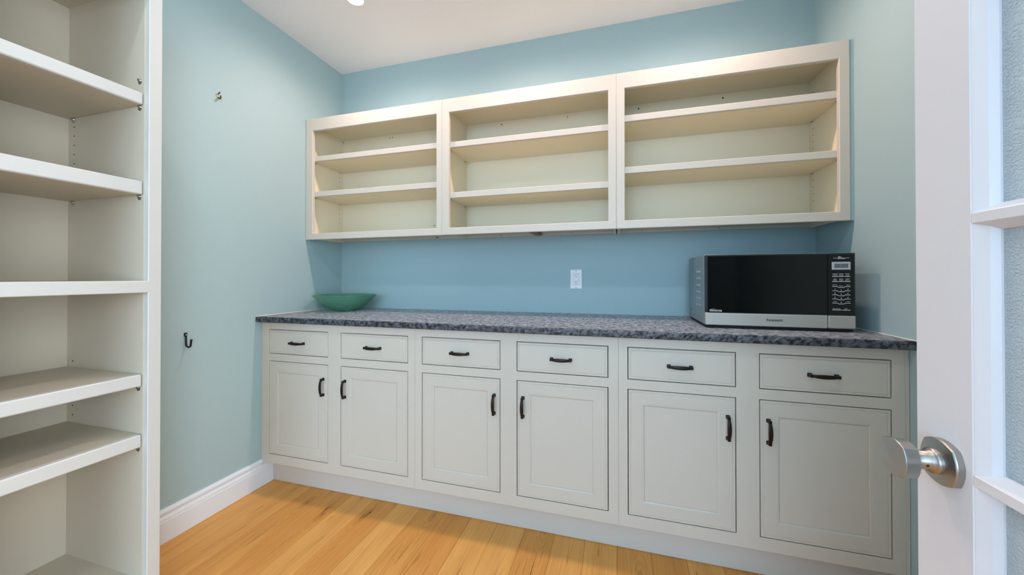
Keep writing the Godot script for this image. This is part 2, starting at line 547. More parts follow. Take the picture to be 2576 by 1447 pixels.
# the hallway behind the camera, with unseen lit windows added as cool fill
func build_hall():
	var z0 := ZF + 0.12
	var z1 := 5.9
	var xa := -0.6
	var xb := 3.4
	struct("floor_hall", bx(xa - 0.1, xb + 0.1, -0.12, 0, z0, z1 + 0.1), M.raw_wood, "hallway floor behind the camera", "floor")
	struct("ceiling_hall", bx(xa - 0.1, xb + 0.1, CEIL, CEIL + 0.1, z0, z1 + 0.1), M.ceiling, "hallway ceiling behind the camera", "ceiling")
	struct("wall_hall_left", bx(xa - 0.1, xa, 0, CEIL, z0, z1 + 0.1), M.trim, "hallway wall left of the camera", "wall")
	var st := begin()
	plate(st, Rect2(z0, 0, z1 + 0.1 - z0, CEIL), [Rect2(2.55, 0.35, 1.6, 1.85)], xb, xb + 0.1, 0.0, 1)
	struct("wall_hall_right", st, M.trim, "hallway wall right of the camera, with the added side window", "wall")
	st = begin()
	box(st, Vector3(xa, 0, z0 - 0.12), Vector3(-0.1, CEIL, z0))
	box(st, Vector3(XR + 0.1, 0, z0 - 0.12), Vector3(xb, CEIL, z0))
	struct("wall_hall_near", st, M.trim, "hallway wall either side of the pantry", "wall")
	var wx0 := 0.4
	var wx1 := 2.7
	var wy0 := 0.7
	var wy1 := 2.25
	st = begin()
	plate(st, Rect2(xa, 0, xb - xa, CEIL), [Rect2(wx0, wy0, wx1 - wx0, wy1 - wy0)], z1, z1 + 0.1, 0.0)
	struct("wall_hall_far", st, M.trim, "hallway wall with the added far window", "wall")
	st = begin()
	plate(st, Rect2(wx0 - 0.06, wy0 - 0.06, wx1 - wx0 + 0.12, wy1 - wy0 + 0.12), [Rect2(wx0 + 0.02, wy0 + 0.02, 1.11, wy1 - wy0 - 0.04), Rect2(wx0 + 1.17, wy0 + 0.02, 1.11, wy1 - wy0 - 0.04)], z1 - 0.03, z1 - 0.001, 0.0)
	var wn := struct("window_1", st, M.trim, "unseen glowing window added in the hallway for cool fill light", "window")
	put("added_glow_pane", bx(wx0 + 0.001, wx1 - 0.001, wy0 + 0.001, wy1 - 0.001, z1 + 0.01, z1 + 0.016), M.fill_glow, wn)
	var al := AreaLight3D.new()  # added fill lamp in front of the glowing far pane
	al.name = "hall_fill_light"
	al.area_size = Vector2(wx1 - wx0, wy1 - wy0)
	al.area_normalize_energy = true
	al.light_energy = HALL_FILL_ENERGY
	al.light_color = HALL_FILL_COLOR
	al.shadow_enabled = true
	al.area_range = 14.0
	al.area_attenuation = 2.0
	add_child(al)
	al.position = Vector3((wx0 + wx1) / 2, (wy0 + wy1) / 2, z1 - 0.06)
	st = begin()
	plate(st, Rect2(2.49, 0.29, 1.72, 1.97), [Rect2(2.57, 0.37, 0.76, 1.81), Rect2(3.37, 0.37, 0.76, 1.81)], xb - 0.03, xb - 0.001, 0.0, 1)
	var w2 := struct("window_2", st, M.trim, "unseen glowing side window added in the hallway for fill light", "window")
	put("added_glow_pane", bx(xb + 0.01, xb + 0.016, 0.351, 2.199, 2.551, 4.149), M.fill_glow, w2)
	var a2 := al.duplicate()  # second added fill lamp, in front of the glowing side pane
	a2.name = "side_fill_light"
	a2.area_size = Vector2(1.6, 1.85)
	a2.light_energy = SIDE_FILL_ENERGY
	a2.light_color = SIDE_FILL_COLOR
	add_child(a2)
	a2.position = Vector3(xb - 0.06, 1.275, 3.35)
	a2.rotation = Vector3(0, PI / 2, 0)

# ------------------------------------------------------------------ base cabinets, worktop, toe kick
func pull_mesh() -> Mesh:
	# bow pull along x, standing out along +z, base at z = 0
	var st := begin()
	var pts := []
	var hw := []
	var ht := []
	for i in 23:
		var t := i / 22.0 * 2.0 - 1.0
		pts.append(Vector3(t * 0.0405, 0.0, 0.0185 + 0.0065 * (1.0 - t * t) - 0.006 * pow(abs(t), 8.0)))
		hw.append(0.0042 + 0.0032 * (1.0 - pow(abs(t), 2.2)))
		ht.append(0.0036 - 0.0006 * (1.0 - t * t))
	sweep(st, pts, Vector3.UP, hw, ht, 12, 0.75)
	for s in [-1.0, 1.0]:
		box(st, Vector3(s * 0.0395 - 0.0055, -0.0055, 0.0002), Vector3(s * 0.0395 + 0.0055, 0.0055, 0.0215), 0.0018)
		box(st, Vector3(s * 0.0395 - 0.007, -0.007, 0.0001), Vector3(s * 0.0395 + 0.007, 0.007, 0.004), 0.0014)
	st.generate_normals()
	return st.commit()

func build_counter_run():
	var L := [0.055, 0.5175, 0.9754, 1.4360, 1.8950, 2.3528]
	var R := [0.4377, 0.8986, 1.3585, 1.8179, 2.2754, 2.7378]
	var units := [[0.0015, 0.9370], [0.9374, 1.8578], [1.8582, 2.7750]]
	var names := ["cream base cabinet at the left wall, below the green glass bowl", "middle cream base cabinet, between the bowl's and the microwave's cabinets", "cream base cabinet below the microwave, next to the white door"]
	var pull := pull_mesh()
	var dy0 := 0.7157
	var dy1 := 0.8427
	var oy0 := 0.1775
	var oy1 := 0.6754
	for k in 3:
		var x0: float = units[k][0]
		var x1: float = units[k][1]
		var at := Vector3((x0 + x1) / 2, 0.1285, 0.3)
		var t = thing("base_cabinet", at, names[k], "cabinet", "cream base cabinets")
		var st := begin()
		for w in [[x0 + 0.004, x0 + 0.02], [x1 - 0.02, x1 - 0.004]]:
			box(st, Vector3(w[0], 0.1287, 0.012), Vector3(w[1], 0.8838, LZ - 0.0195))
		box(st, Vector3(x0 + 0.02, 0.1287, 0.012), Vector3(x1 - 0.02, 0.147, LZ - 0.0195))
		box(st, Vector3(x0 + 0.004, 0.1287, 0.004), Vector3(x1 - 0.004, 0.8838, 0.012))
		box(st, Vector3(x0 + 0.02, 0.865, 0.012), Vector3(x1 - 0.02, 0.8838, LZ - 0.0195))
		put("carcass", st, M.inside, t, at)
		st = begin()
		var holes := []
		for d in [2 * k, 2 * k + 1]:
			holes.append(Rect2(L[d] - 0.0014, dy0 - 0.0014, R[d] - L[d] + 0.0028, dy1 - dy0 + 0.0028))
			holes.append(Rect2(L[d] - 0.0014, oy0 - 0.0014, R[d] - L[d] + 0.0028, oy1 - oy0 + 0.0028))
		plate(st, Rect2(x0, 0.1287, x1 - x0, 0.8838 - 0.1287), holes, LZ - 0.019, LZ, 0.0008)
		put("face_frame", st, M.cream, t, at)
		for d in [2 * k, 2 * k + 1]:
			var g := 0.0016
			var zf := LZ - 0.0006
			st = begin()
			ringed(st, L[d] + g, R[d] - g, dy0 + g, dy1 - g, [Vector2(0, zf - 0.019), Vector2(0, zf - 0.0014), Vector2(0.0012, zf - 0.0002), Vector2(0.0072, zf - 0.0002), Vector2(0.0078, zf - 0.0016), Vector2(0.0094, zf - 0.0016), Vector2(0.0104, zf)])
			var dr := put("drawer", st, M.cream, t, at)
			place("handle", pull, M.bronze, dr, Transform3D(Basis.IDENTITY, Vector3((L[d] + R[d]) / 2, 0.7775, zf)))
			st = begin()
			ringed(st, L[d] + g, R[d] - g, oy0 + g, oy1 - g, [Vector2(0, zf - 0.019), Vector2(0, zf - 0.0014), Vector2(0.0012, zf - 0.0002), Vector2(0.0072, zf - 0.0002), Vector2(0.0078, zf - 0.0016), Vector2(0.0094, zf - 0.0016), Vector2(0.0104, zf), Vector2(0.0505, zf), Vector2(0.0508, zf - 0.0006), Vector2(0.0550, zf - 0.0008), Vector2(0.0578, zf - 0.0016), Vector2(0.0594, zf - 0.0030), Vector2(0.0598, zf - 0.0048), Vector2(0.0610, zf - 0.0048), Vector2(0.0612, zf - 0.0038)])
			var dd := put("door", st, M.cream, t, at)
			var px: float = R[d] - 0.0265 if d % 2 == 0 else L[d] + 0.0265
			place("handle", pull, M.bronze, dd, Transform3D(Basis(Vector3.BACK, PI / 2), Vector3(px, 0.563, zf)))
	var fs = put("filler_strip", bx(2.7753, XR - 0.001, 0.1287, 0.8838, LZ - 0.02, LZ - 0.0004, 0.0006), M.cream)
	var sm := begin()
	face(sm, [Vector3(2.7858, 0.879, LZ + 0.0001), Vector3(2.7845, 0.872, LZ + 0.0001), Vector3(2.7812, 0.862, LZ + 0.0001), Vector3(2.7806, 0.856, LZ + 0.0001), Vector3(2.7830, 0.848, LZ + 0.0001), Vector3(2.7858, 0.843, LZ + 0.0001)], Vector3(0, 0, 1))
	put("paint_smudge", sm, M.wall, fs)
	tag(fs, "narrow cream filler strip between the base cabinets and right wall", "filler strip")
	# worktop with its texture run over the front edge
	var s := begin()
	var yb := 0.8842
	var pr := [Vector2(0.001, yb), Vector2(0.630, yb), Vector2(0.630, CT), Vector2(0.001, CT)]
	var xa := 0.001
	var xb := XR - 0.001
	var run := 0.0
	var vv := [0.0]
	for k in range(1, pr.size()):
		run += pr[k].distance_to(pr[k - 1])
		vv.append(run)
	for k in pr.size() - 1:
		var a: Vector2 = pr[k]
		var b: Vector2 = pr[k + 1]
		# v runs from the back edge of the top over the front
		var va: float = (run - vv[k]) / 0.70
		var vb: float = (run - vv[k + 1]) / 0.70
		if k == 0:
			va = 0.05
			vb = 0.9
		face(s, [Vector3(xa, a.y, a.x), Vector3(xb, a.y, a.x), Vector3(xb, b.y, b.x), Vector3(xa, b.y, b.x)], Vector3(0, b.x - a.x, -(b.y - a.y)) * -1.0 if k < 1 else Vector3(0, a.x - b.x, b.y - a.y), [Vector2(0.0, va), Vector2(1.0, va), Vector2(1.0, vb), Vector2(0.0, vb)])
	face(s, [Vector3(xa, yb, 0.001), Vector3(xb, yb, 0.001), Vector3(xb, CT, 0.001), Vector3(xa, CT, 0.001)], Vector3(0, 0, -1), [Vector2(0, 0), Vector2(1, 0), Vector2(1, 0.05), Vector2(0, 0.05)])
	for e in [[xa, -1.0], [xb, 1.0]]:
		var poly := []
		var uvs := []
		for p in pr:
			poly.append(Vector3(e[0], p.y, p.x))
			uvs.append(Vector2(0.1 + p.y * 0.3, p.x / 0.7))
		face(s, poly, Vector3(e[1], 0, 0), uvs)
	var ct = put("countertop", s, M.granite)
	tag(ct, "speckled blue-grey granite countertop over the cream base cabinets", "countertop")
	# chiselled front edge: a jagged strip of real relief
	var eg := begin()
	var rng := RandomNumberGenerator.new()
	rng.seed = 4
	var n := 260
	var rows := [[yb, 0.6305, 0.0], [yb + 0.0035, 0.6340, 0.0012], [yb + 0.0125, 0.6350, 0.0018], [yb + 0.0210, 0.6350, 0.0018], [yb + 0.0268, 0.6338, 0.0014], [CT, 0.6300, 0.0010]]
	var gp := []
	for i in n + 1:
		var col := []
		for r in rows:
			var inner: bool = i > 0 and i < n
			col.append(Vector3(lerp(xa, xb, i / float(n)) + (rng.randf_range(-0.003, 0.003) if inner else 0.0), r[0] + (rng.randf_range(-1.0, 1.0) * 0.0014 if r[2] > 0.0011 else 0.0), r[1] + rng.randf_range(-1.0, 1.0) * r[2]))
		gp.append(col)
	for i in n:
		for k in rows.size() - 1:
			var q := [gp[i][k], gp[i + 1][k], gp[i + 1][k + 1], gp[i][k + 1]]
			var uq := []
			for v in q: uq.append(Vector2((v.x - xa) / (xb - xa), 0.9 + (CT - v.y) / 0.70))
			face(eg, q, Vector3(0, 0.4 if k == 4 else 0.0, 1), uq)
	put("chiselled_edge", eg, M.granite_edge_shaded, ct)
	for cx in [0.002, XR - 0.002]:
		var ck := begin()
		tube(ck, [Vector3(cx, CT + 0.0005, 0.002), Vector3(cx, CT + 0.0005, 0.634)], 0.0022, Vector3.UP, 8)
		put("caulk_bead", ck, M.caulk, ct)
	tag(put("toe_kick", bx(0.0165, XR - 0.001, 0.0005, 0.1282, 0.522, 0.5372, 0.0), M.toe), "long recessed off-white toe kick board under the base cabinets", "toe kick")

# ------------------------------------------------------------------ upper open cabinets
func build_uppers():
	var units := [[0.0015, 0.9300, 0.0536, 0.8961], [0.9304, 1.8510, 0.9726, 1.8135], [1.8514, 2.7733, 1.8898, 2.7361]]
	var shelves := [[1.8730, 1.6540], [1.8690, 1.5900], [1.9020, 1.6525]]
	var names := ["open cream wall cabinet against the left wall, above the bowl", "middle open cream wall cabinet, above the outlet", "open cream wall cabinet above the microwave"]
	var y0 := 1.3544
	var y1 := 2.0998
	for k in 3:
		var x0: float = units[k][0]
		var x1: float = units[k][1]
		var at := Vector3((x0 + x1) / 2, y0, 0.15)
		var t = thing("wall_cabinet", at, names[k], "cabinet", "open wall cabinets")
		var st := begin()
		plate(st, Rect2(x0, y0, x1 - x0, y1 - y0), [Rect2(units[k][2], 1.3926, units[k][3] - units[k][2], 2.0248 - 1.3926)], UZ - 0.019, UZ, 0.0022)
		put("face_frame", st, M.cream, t, at)
		var ia := x0 + 0.0185
		var ib := x1 - 0.0145
		var zi := UZ - 0.0192
		put("side_panel", bx(x0 + 0.004, ia, y0 + 0.008, y1 - 0.002, 0.0015, zi), M.inside, t, at)
		put("side_panel", bx(ib, x1 - 0.004, y0 + 0.008, y1 - 0.002, 0.0015, zi), M.inside, t, at)
		put("top_panel", bx(ia + 0.0003, ib - 0.0003, 2.0727, y1 - 0.002, 0.0015, zi), M.inside, t, at)
		put("bottom_panel", bx(ia + 0.0003, ib - 0.0003, 1.3842, 1.3936, 0.0015, zi), M.inside, t, at)
		put("back_panel", bx(ia + 0.0003, ib - 0.0003, 1.3937, 2.0726, 0.0015, 0.012), M.inside, t, at)
		var rail := put("back_rail", bx(ia + 0.0003, ib - 0.0003, 1.3670, 1.3841, 0.0015, 0.018, 0.0006), M.cream, t, at)
		for sx in [[0.745, 0.755], [1.18, 1.60], [1.985, 2.36]][k]:
			var sc := begin()
			disc(sc, Vector3(sx, 1.3765, 0.018), 0.0035, 0.0008, Vector3(0, 0, 1))
			put("screw", sc, M.steel_pin if k > 0 else M.dark, rail)
		for ys in shelves[k]:
			var sh := put("shelf", bx(ia + 0.001, ib - 0.001, ys - 0.0308, ys, 0.0125, 0.2745), M.inside, t, at)
			put("nosing", bx(ia + 0.001, ib - 0.001, ys - 0.0311, ys + 0.0003, 0.2746, 0.291, 0.002), M.cream, sh)
			for sd in [ia, ib]:
				var dx := 1.0 if sd == ia else -1.0
				for zz in [0.045, 0.255]:
					var pn := begin()
					disc(pn, Vector3(sd, ys - 0.0335, zz), 0.0026, 0.010, Vector3(dx, 0, 0), 8)
					put("shelf_pin", pn, M.steel_pin, t, at)
		# rows of peg holes
		var ho := begin()
		var rows := []
		for ys in shelves[k]:
			for q in range(1, 5): rows.append(ys - 0.034 - 0.032 * q)
		for q in range(1, 4): rows.append(shelves[k][0] + 0.0 + 0.036 * q)
		for yy in rows:
			for zz in [0.045, 0.262]:
				if (k == 2 and zz > 0.1) or k == 1: continue
				disc(ho, Vector3(ia if k == 0 else ib, yy, zz), 0.0024, 0.0003, Vector3(1, 0, 0) if k == 0 else Vector3(-1, 0, 0), 8)
		if k != 1: tag(put("peg_holes", ho, M.dark, t, at), "", "", "", "stuff")
		for q in [[[0.024, 2.060, 0.0032], [0.3949, 2.0533, 0.003], [0.4162, 2.055, 0.003], [0.7230, 1.4547, 0.003]], [[1.1796, 2.0534, 0.0036], [1.5785, 2.0489, 0.0026], [1.5785, 2.0582, 0.0016]], [[1.9681, 2.0479, 0.004], [2.3812, 2.0502, 0.004]]][k]:
			var sw := begin()
			disc(sw, Vector3(q[0], q[1], 0.012), q[2], 0.0008, Vector3(0, 0, 1))
			put("screw", sw, M.dark, t, at)
		if k == 1:
			put("support_block", bx(1.395, 1.432, 1.366, 1.3840, 0.03, 0.20), M.raw_wood, t, at)
	tag(put("filler_strip", bx(2.7737, XR - 0.0005, 1.3550, 2.0990, 0.27, UZ - 0.004), M.wall), "narrow teal painted filler strip between wall cabinet and right wall", "filler strip")

# ------------------------------------------------------------------ tall bookcase on the left
func build_bookcase():
	var at := Vector3(0.2, 0.0, 1.53)
	var t = thing("bookcase", at, "tall cream open bookcase standing on the floor at the left edge", "bookcase")
	var za := 1.299
	var zi := 1.337
	var zj := 1.7175
	var zb := 1.756
	var st := begin()
	plate(st, Rect2(za, 0.0005, zb - za, 2.0993), [Rect2(1.3345, 0.1625, 1.7200 - 1.3345, 1.0742 - 0.1625), Rect2(1.3345, 1.1116, 1.7200 - 1.3345, 2.0248 - 1.1116)], 0.3992, 0.4182, 0.0018, 1)
	put("face_frame", st, M.case_cream, t, at)
	for w in [[za + 0.002, zi], [zj, zb - 0.002]]:
		put("side_panel", bx(0.0125, 0.3990, 0.0005, 2.0985, w[0], w[1]), M.case_inside, t, at)
	put("back_panel", bx(0.0015, 0.0122, 0.0005, 2.0985, za + 0.002, zb - 0.002), M.case_inside, t, at)
	put("top_panel", bx(0.0125, 0.3990, 2.0652, 2.0985, zi + 0.0002, zj - 0.0002), M.case_inside, t, at)
	put("bottom_shelf", bx(0.0125, 0.3990, 0.1440, 0.1625, zi + 0.0002, zj - 0.0002), M.case_inside, t, at)
	put("fixed_shelf", bx(0.0125, 0.3990, 1.0742, 1.1114, zi + 0.0002, zj - 0.0002), M.case_inside, t, at)
	for ys in [[1.7137, 1.6760], [1.4300, 1.3880], [0.8135, 0.7757], [0.6220, 0.5820]]:
		var sh := put("shelf", bx(0.0135, 0.3790, ys[1] + 0.0002, ys[0], zi + 0.0015, zj - 0.0015), M.case_inside, t, at)
		put("nosing", bx(0.3791, 0.3986, ys[1], ys[0] + 0.0002, zi + 0.0015, zj - 0.0015, 0.003), M.case_cream, sh)
		for xx in [0.040, 0.3805]:
			var pn := begin()
			disc(pn, Vector3(xx, ys[1] - 0.0085, zi), 0.0085, 0.0012, Vector3(0, 0, 1), 16)
			disc(pn, Vector3(xx, ys[1] - 0.0042, zi), 0.0040, 0.006, Vector3(0, 0, 1), 12)
			put("shelf_pin", pn, M.steel_pin, t, at)
	var ex := begin()
	disc(ex, Vector3(0.3805, 1.7530, zi), 0.0085, 0.0012, Vector3(0, 0, 1), 16)
	disc(ex, Vector3(0.3805, 1.7573, zi), 0.0040, 0.006, Vector3(0, 0, 1), 12)
	put("shelf_pin", ex, M.steel_pin, t, at)
	var ho := begin()
	for yy in [1.646, 1.614, 1.582, 1.550, 1.518, 1.486, 1.454, 0.834, 0.744, 0.712, 0.680, 0.648, 0.488]:
		disc(ho, Vector3(0.044, yy, zi), 0.0026, 0.0003, Vector3(0, 0, 1), 8)
	tag(put("peg_holes", ho, M.dark, t, at), "", "", "", "stuff")

# ------------------------------------------------------------------ glazed door, standing open at the right
func build_door():
	var xf := 2.30
	var xb := 2.344
	var z0 := 1.4207
	var z1 := 2.184
	var zg0 := 1.5152      # inner edge of the stile face
	var zg1 := 2.0895
	var b := 0.012
	var at := Vector3(xf, 0.01, z1)
	var door := Node3D.new()
	door.name = "door_1"
	add_child(door)
	door.position = at
	tag(door, "white door with textured glass panes standing open at the right", "door", "", "structure")
	var ys := [0.1790, 0.5188, 0.8586, 1.1984, 1.5382, 1.8780]
	put("stile", bx(xf, xb, b, 2.032, z0, zg0 - 0.0002, 0.0015), M.door_paint, door, at)
	put("stile", bx(xf, xb, b, 2.032, zg1 + 0.0002, z1, 0.0015), M.door_paint, door, at)
	put("rail", bx(xf, xb, b, ys[0] - 0.006, zg0, zg1), M.door_paint, door, at)
	put("rail", bx(xf, xb, ys[5] + 0.006, 2.032, zg0, zg1), M.door_paint, door, at)
	for k in range(1, 5):
		# muntin bar: narrow face with sloping sides on both faces of the door
		var st := begin()
		var h := 0.0062
		var w := 0.0165
		var pr := [Vector2(xf, -h), Vector2(xf + 0.0015, -h - 0.0012), Vector2(xf + 0.017, -w), Vector2(xf + 0.027, -w), Vector2(xb - 0.0015, -h - 0.0012), Vector2(xb, -h), Vector2(xb, h), Vector2(xb - 0.0015, h + 0.0012), Vector2(xf + 0.027, w), Vector2(xf + 0.017, w), Vector2(xf + 0.0015, h + 0.0012), Vector2(xf, h)]
		bar_z(st, pr, ys[k], zg0, zg1)
		put("muntin", st, M.door_paint, door, at)
	# glazing bead: sloping moulding round the whole glazed opening
	for e in [[zg0, 1.0], [zg1, -1.0]]:
		var s2 := begin()
		var z: float = e[0]
		var d: float = e[1]
		var p := [Vector2(xf + 0.0012, z), Vector2(xf + 0.003, z + d * 0.003), Vector2(xf + 0.009, z + d * 0.012), Vector2(xf + 0.017, z + d * 0.0155), Vector2(xf + 0.027, z + d * 0.0155), Vector2(xb - 0.004, z + d * 0.003), Vector2(xb - 0.001, z)]
		for k in p.size() - 1:
			face(s2, [Vector3(p[k].x, ys[0], p[k].y), Vector3(p[k + 1].x, ys[0], p[k + 1].y), Vector3(p[k + 1].x, ys[5], p[k + 1].y), Vector3(p[k].x, ys[5], p[k].y)], Vector3(-(p[k + 1].y - p[k].y) * d, 0, (p[k + 1].x - p[k].x) * d))
		put("glazing_bead", s2, M.door_paint, door, at)
	for k in 5:
		put("glass_pane", bx(xf + 0.0195, xf + 0.0240, ys[k] + 0.0167, ys[k + 1] - 0.0167, zg0 + 0.0157, zg1 - 0.0157), M.obscure, door, at)
	# knob set: squarish bulged rosette, neck, collar and matching knob
	var kc := Vector3(xf, 0.8625, 1.4731)
	var st3 := begin()
	squircle(st3, kc, [[0.0, 0.0240], [0.0075, 0.0242], [0.0087, 0.0239], [0.0095, 0.0232], [0.0128, 0.012], [0.0130, 0.0]])
	var ro := put("rosette", st3, M.nickel, door, at)
	st3 = begin()
	var ax := Transform3D(Basis(Vector3(0, 1, 0), Vector3(-1, 0, 0), Vector3(0, 0, 1)), kc)
	lathe(st3, [Vector2(0.0175, 0.012), Vector2(0.0178, 0.0165), Vector2(0.0165, 0.0185), Vector2(0.0142, 0.0190), Vector2(0.0142, 0.0215), Vector2(0.0125, 0.0225), Vector2(0.0124, 0.0415)], 28, ax)
	put("neck", st3, M.nickel, ro)
	st3 = begin()
	disc(st3, kc + Vector3(-0.0275, -0.0035, 0.0118), 0.0018, 0.0003, Vector3(0, -0.28, 1))
	put("set_screw", st3, M.dark, ro)
	st3 = begin()
	squircle(st3, kc, [[0.0410, 0.0], [0.0412, 0.0175], [0.0424, 0.0190], [0.0588, 0.0205], [0.0598, 0.0200], [0.0640, 0.0]])
	put("knob", st3, M.nickel, ro)
	# hinges on the hall side edge
	for y in [0.25, 1.02, 1.8]:
		var hs := begin()
		lathe(hs, [Vector2(0, -0.045), Vector2(0.006, -0.045), Vector2(0.006, 0.045), Vector2(0, 0.045)], 12, Transform3D(Basis.IDENTITY, Vector3(xf - 0.004, y, z1 - 0.006)))
		put("hinge", hs, M.nickel, door, at)

func bar_z(st: SurfaceTool, pr: Array, yc: float, z0: float, z1: float):
	var c := Vector2.ZERO
	for p in pr: c += p / pr.size()
	for k in pr.size():
		var a: Vector2 = pr[k]
		var b: Vector2 = pr[(k + 1) % pr.size()]
		var m := (a + b) * 0.5 - c
		face(st, [Vector3(a.x, yc + a.y, z0), Vector3(b.x, yc + b.y, z0), Vector3(b.x, yc + b.y, z1), Vector3(a.x, yc + a.y, z1)], Vector3(m.x, m.y, 0))

# rings of a square with bulging sides, stacked along -x: [distance from the door, half size]
func squircle(st: SurfaceTool, c: Vector3, rings: Array):
	var n := 48
	var shape := []
	for i in n:
		var side := i / 12
		var t := (i % 12) / 12.0 * 2.0 - 1.0
		var p := Vector2(t, 1.0 + 0.30 * (1.0 - t * t))
		shape.append(p.rotated(-side * PI / 2))
	for k in rings.size() - 1:
		st.set_smooth_group(-1)
		for i in n:
			var j := (i + 1) % n
			var q := []
			for e in [[k, i], [k, j], [k + 1, j], [k + 1, i]]:
				var r: Array = rings[e[0]]
				var s: Vector2 = shape[e[1]] * r[1]
				q.append(c + Vector3(-r[0], s.y, s.x))
			var mid: Vector2 = (shape[i] + shape[j]) * 0.5
			var dr: float = rings[k + 1][1] - rings[k][1]
			var dx: float = rings[k + 1][0] - rings[k][0]
			var o := Vector3(dr, mid.y * dx, mid.x * dx)
			if rings[k][1] < 1e-6: q.remove_at(1)
			elif rings[k + 1][1] < 1e-6: q.remove_at(2)
			st.set_smooth_group(10 + k * 4 + i / 12)
			face(st, q, o)
	st.set_smooth_group(-1)

# ------------------------------------------------------------------ microwave
func text(parent: Node3D, words: String, at: Vector3, size: float, m: Material, bold := false, slant := 0.0, mono := 1.0):
	var tm := TextMesh.new()
	var f := SystemFont.new()
	f.font_names = PackedStringArray(["Droid Sans"])
	f.font_weight = 700 if bold else 400
	tm.font = f
	tm.text = words
	tm.font_size = 32
	tm.pixel_size = size / 32.0
	tm.depth = 0.0004
	var o := MeshInstance3D.new()
	o.mesh = tm
	o.material_override = m
	o.name = "lettering"
	parent.add_child(o, true)
	o.transform = Transform3D(Basis(Vector3(mono, 0, 0), Vector3(slant, 1, 0), Vector3(0, 0, 1)), at)
	return o

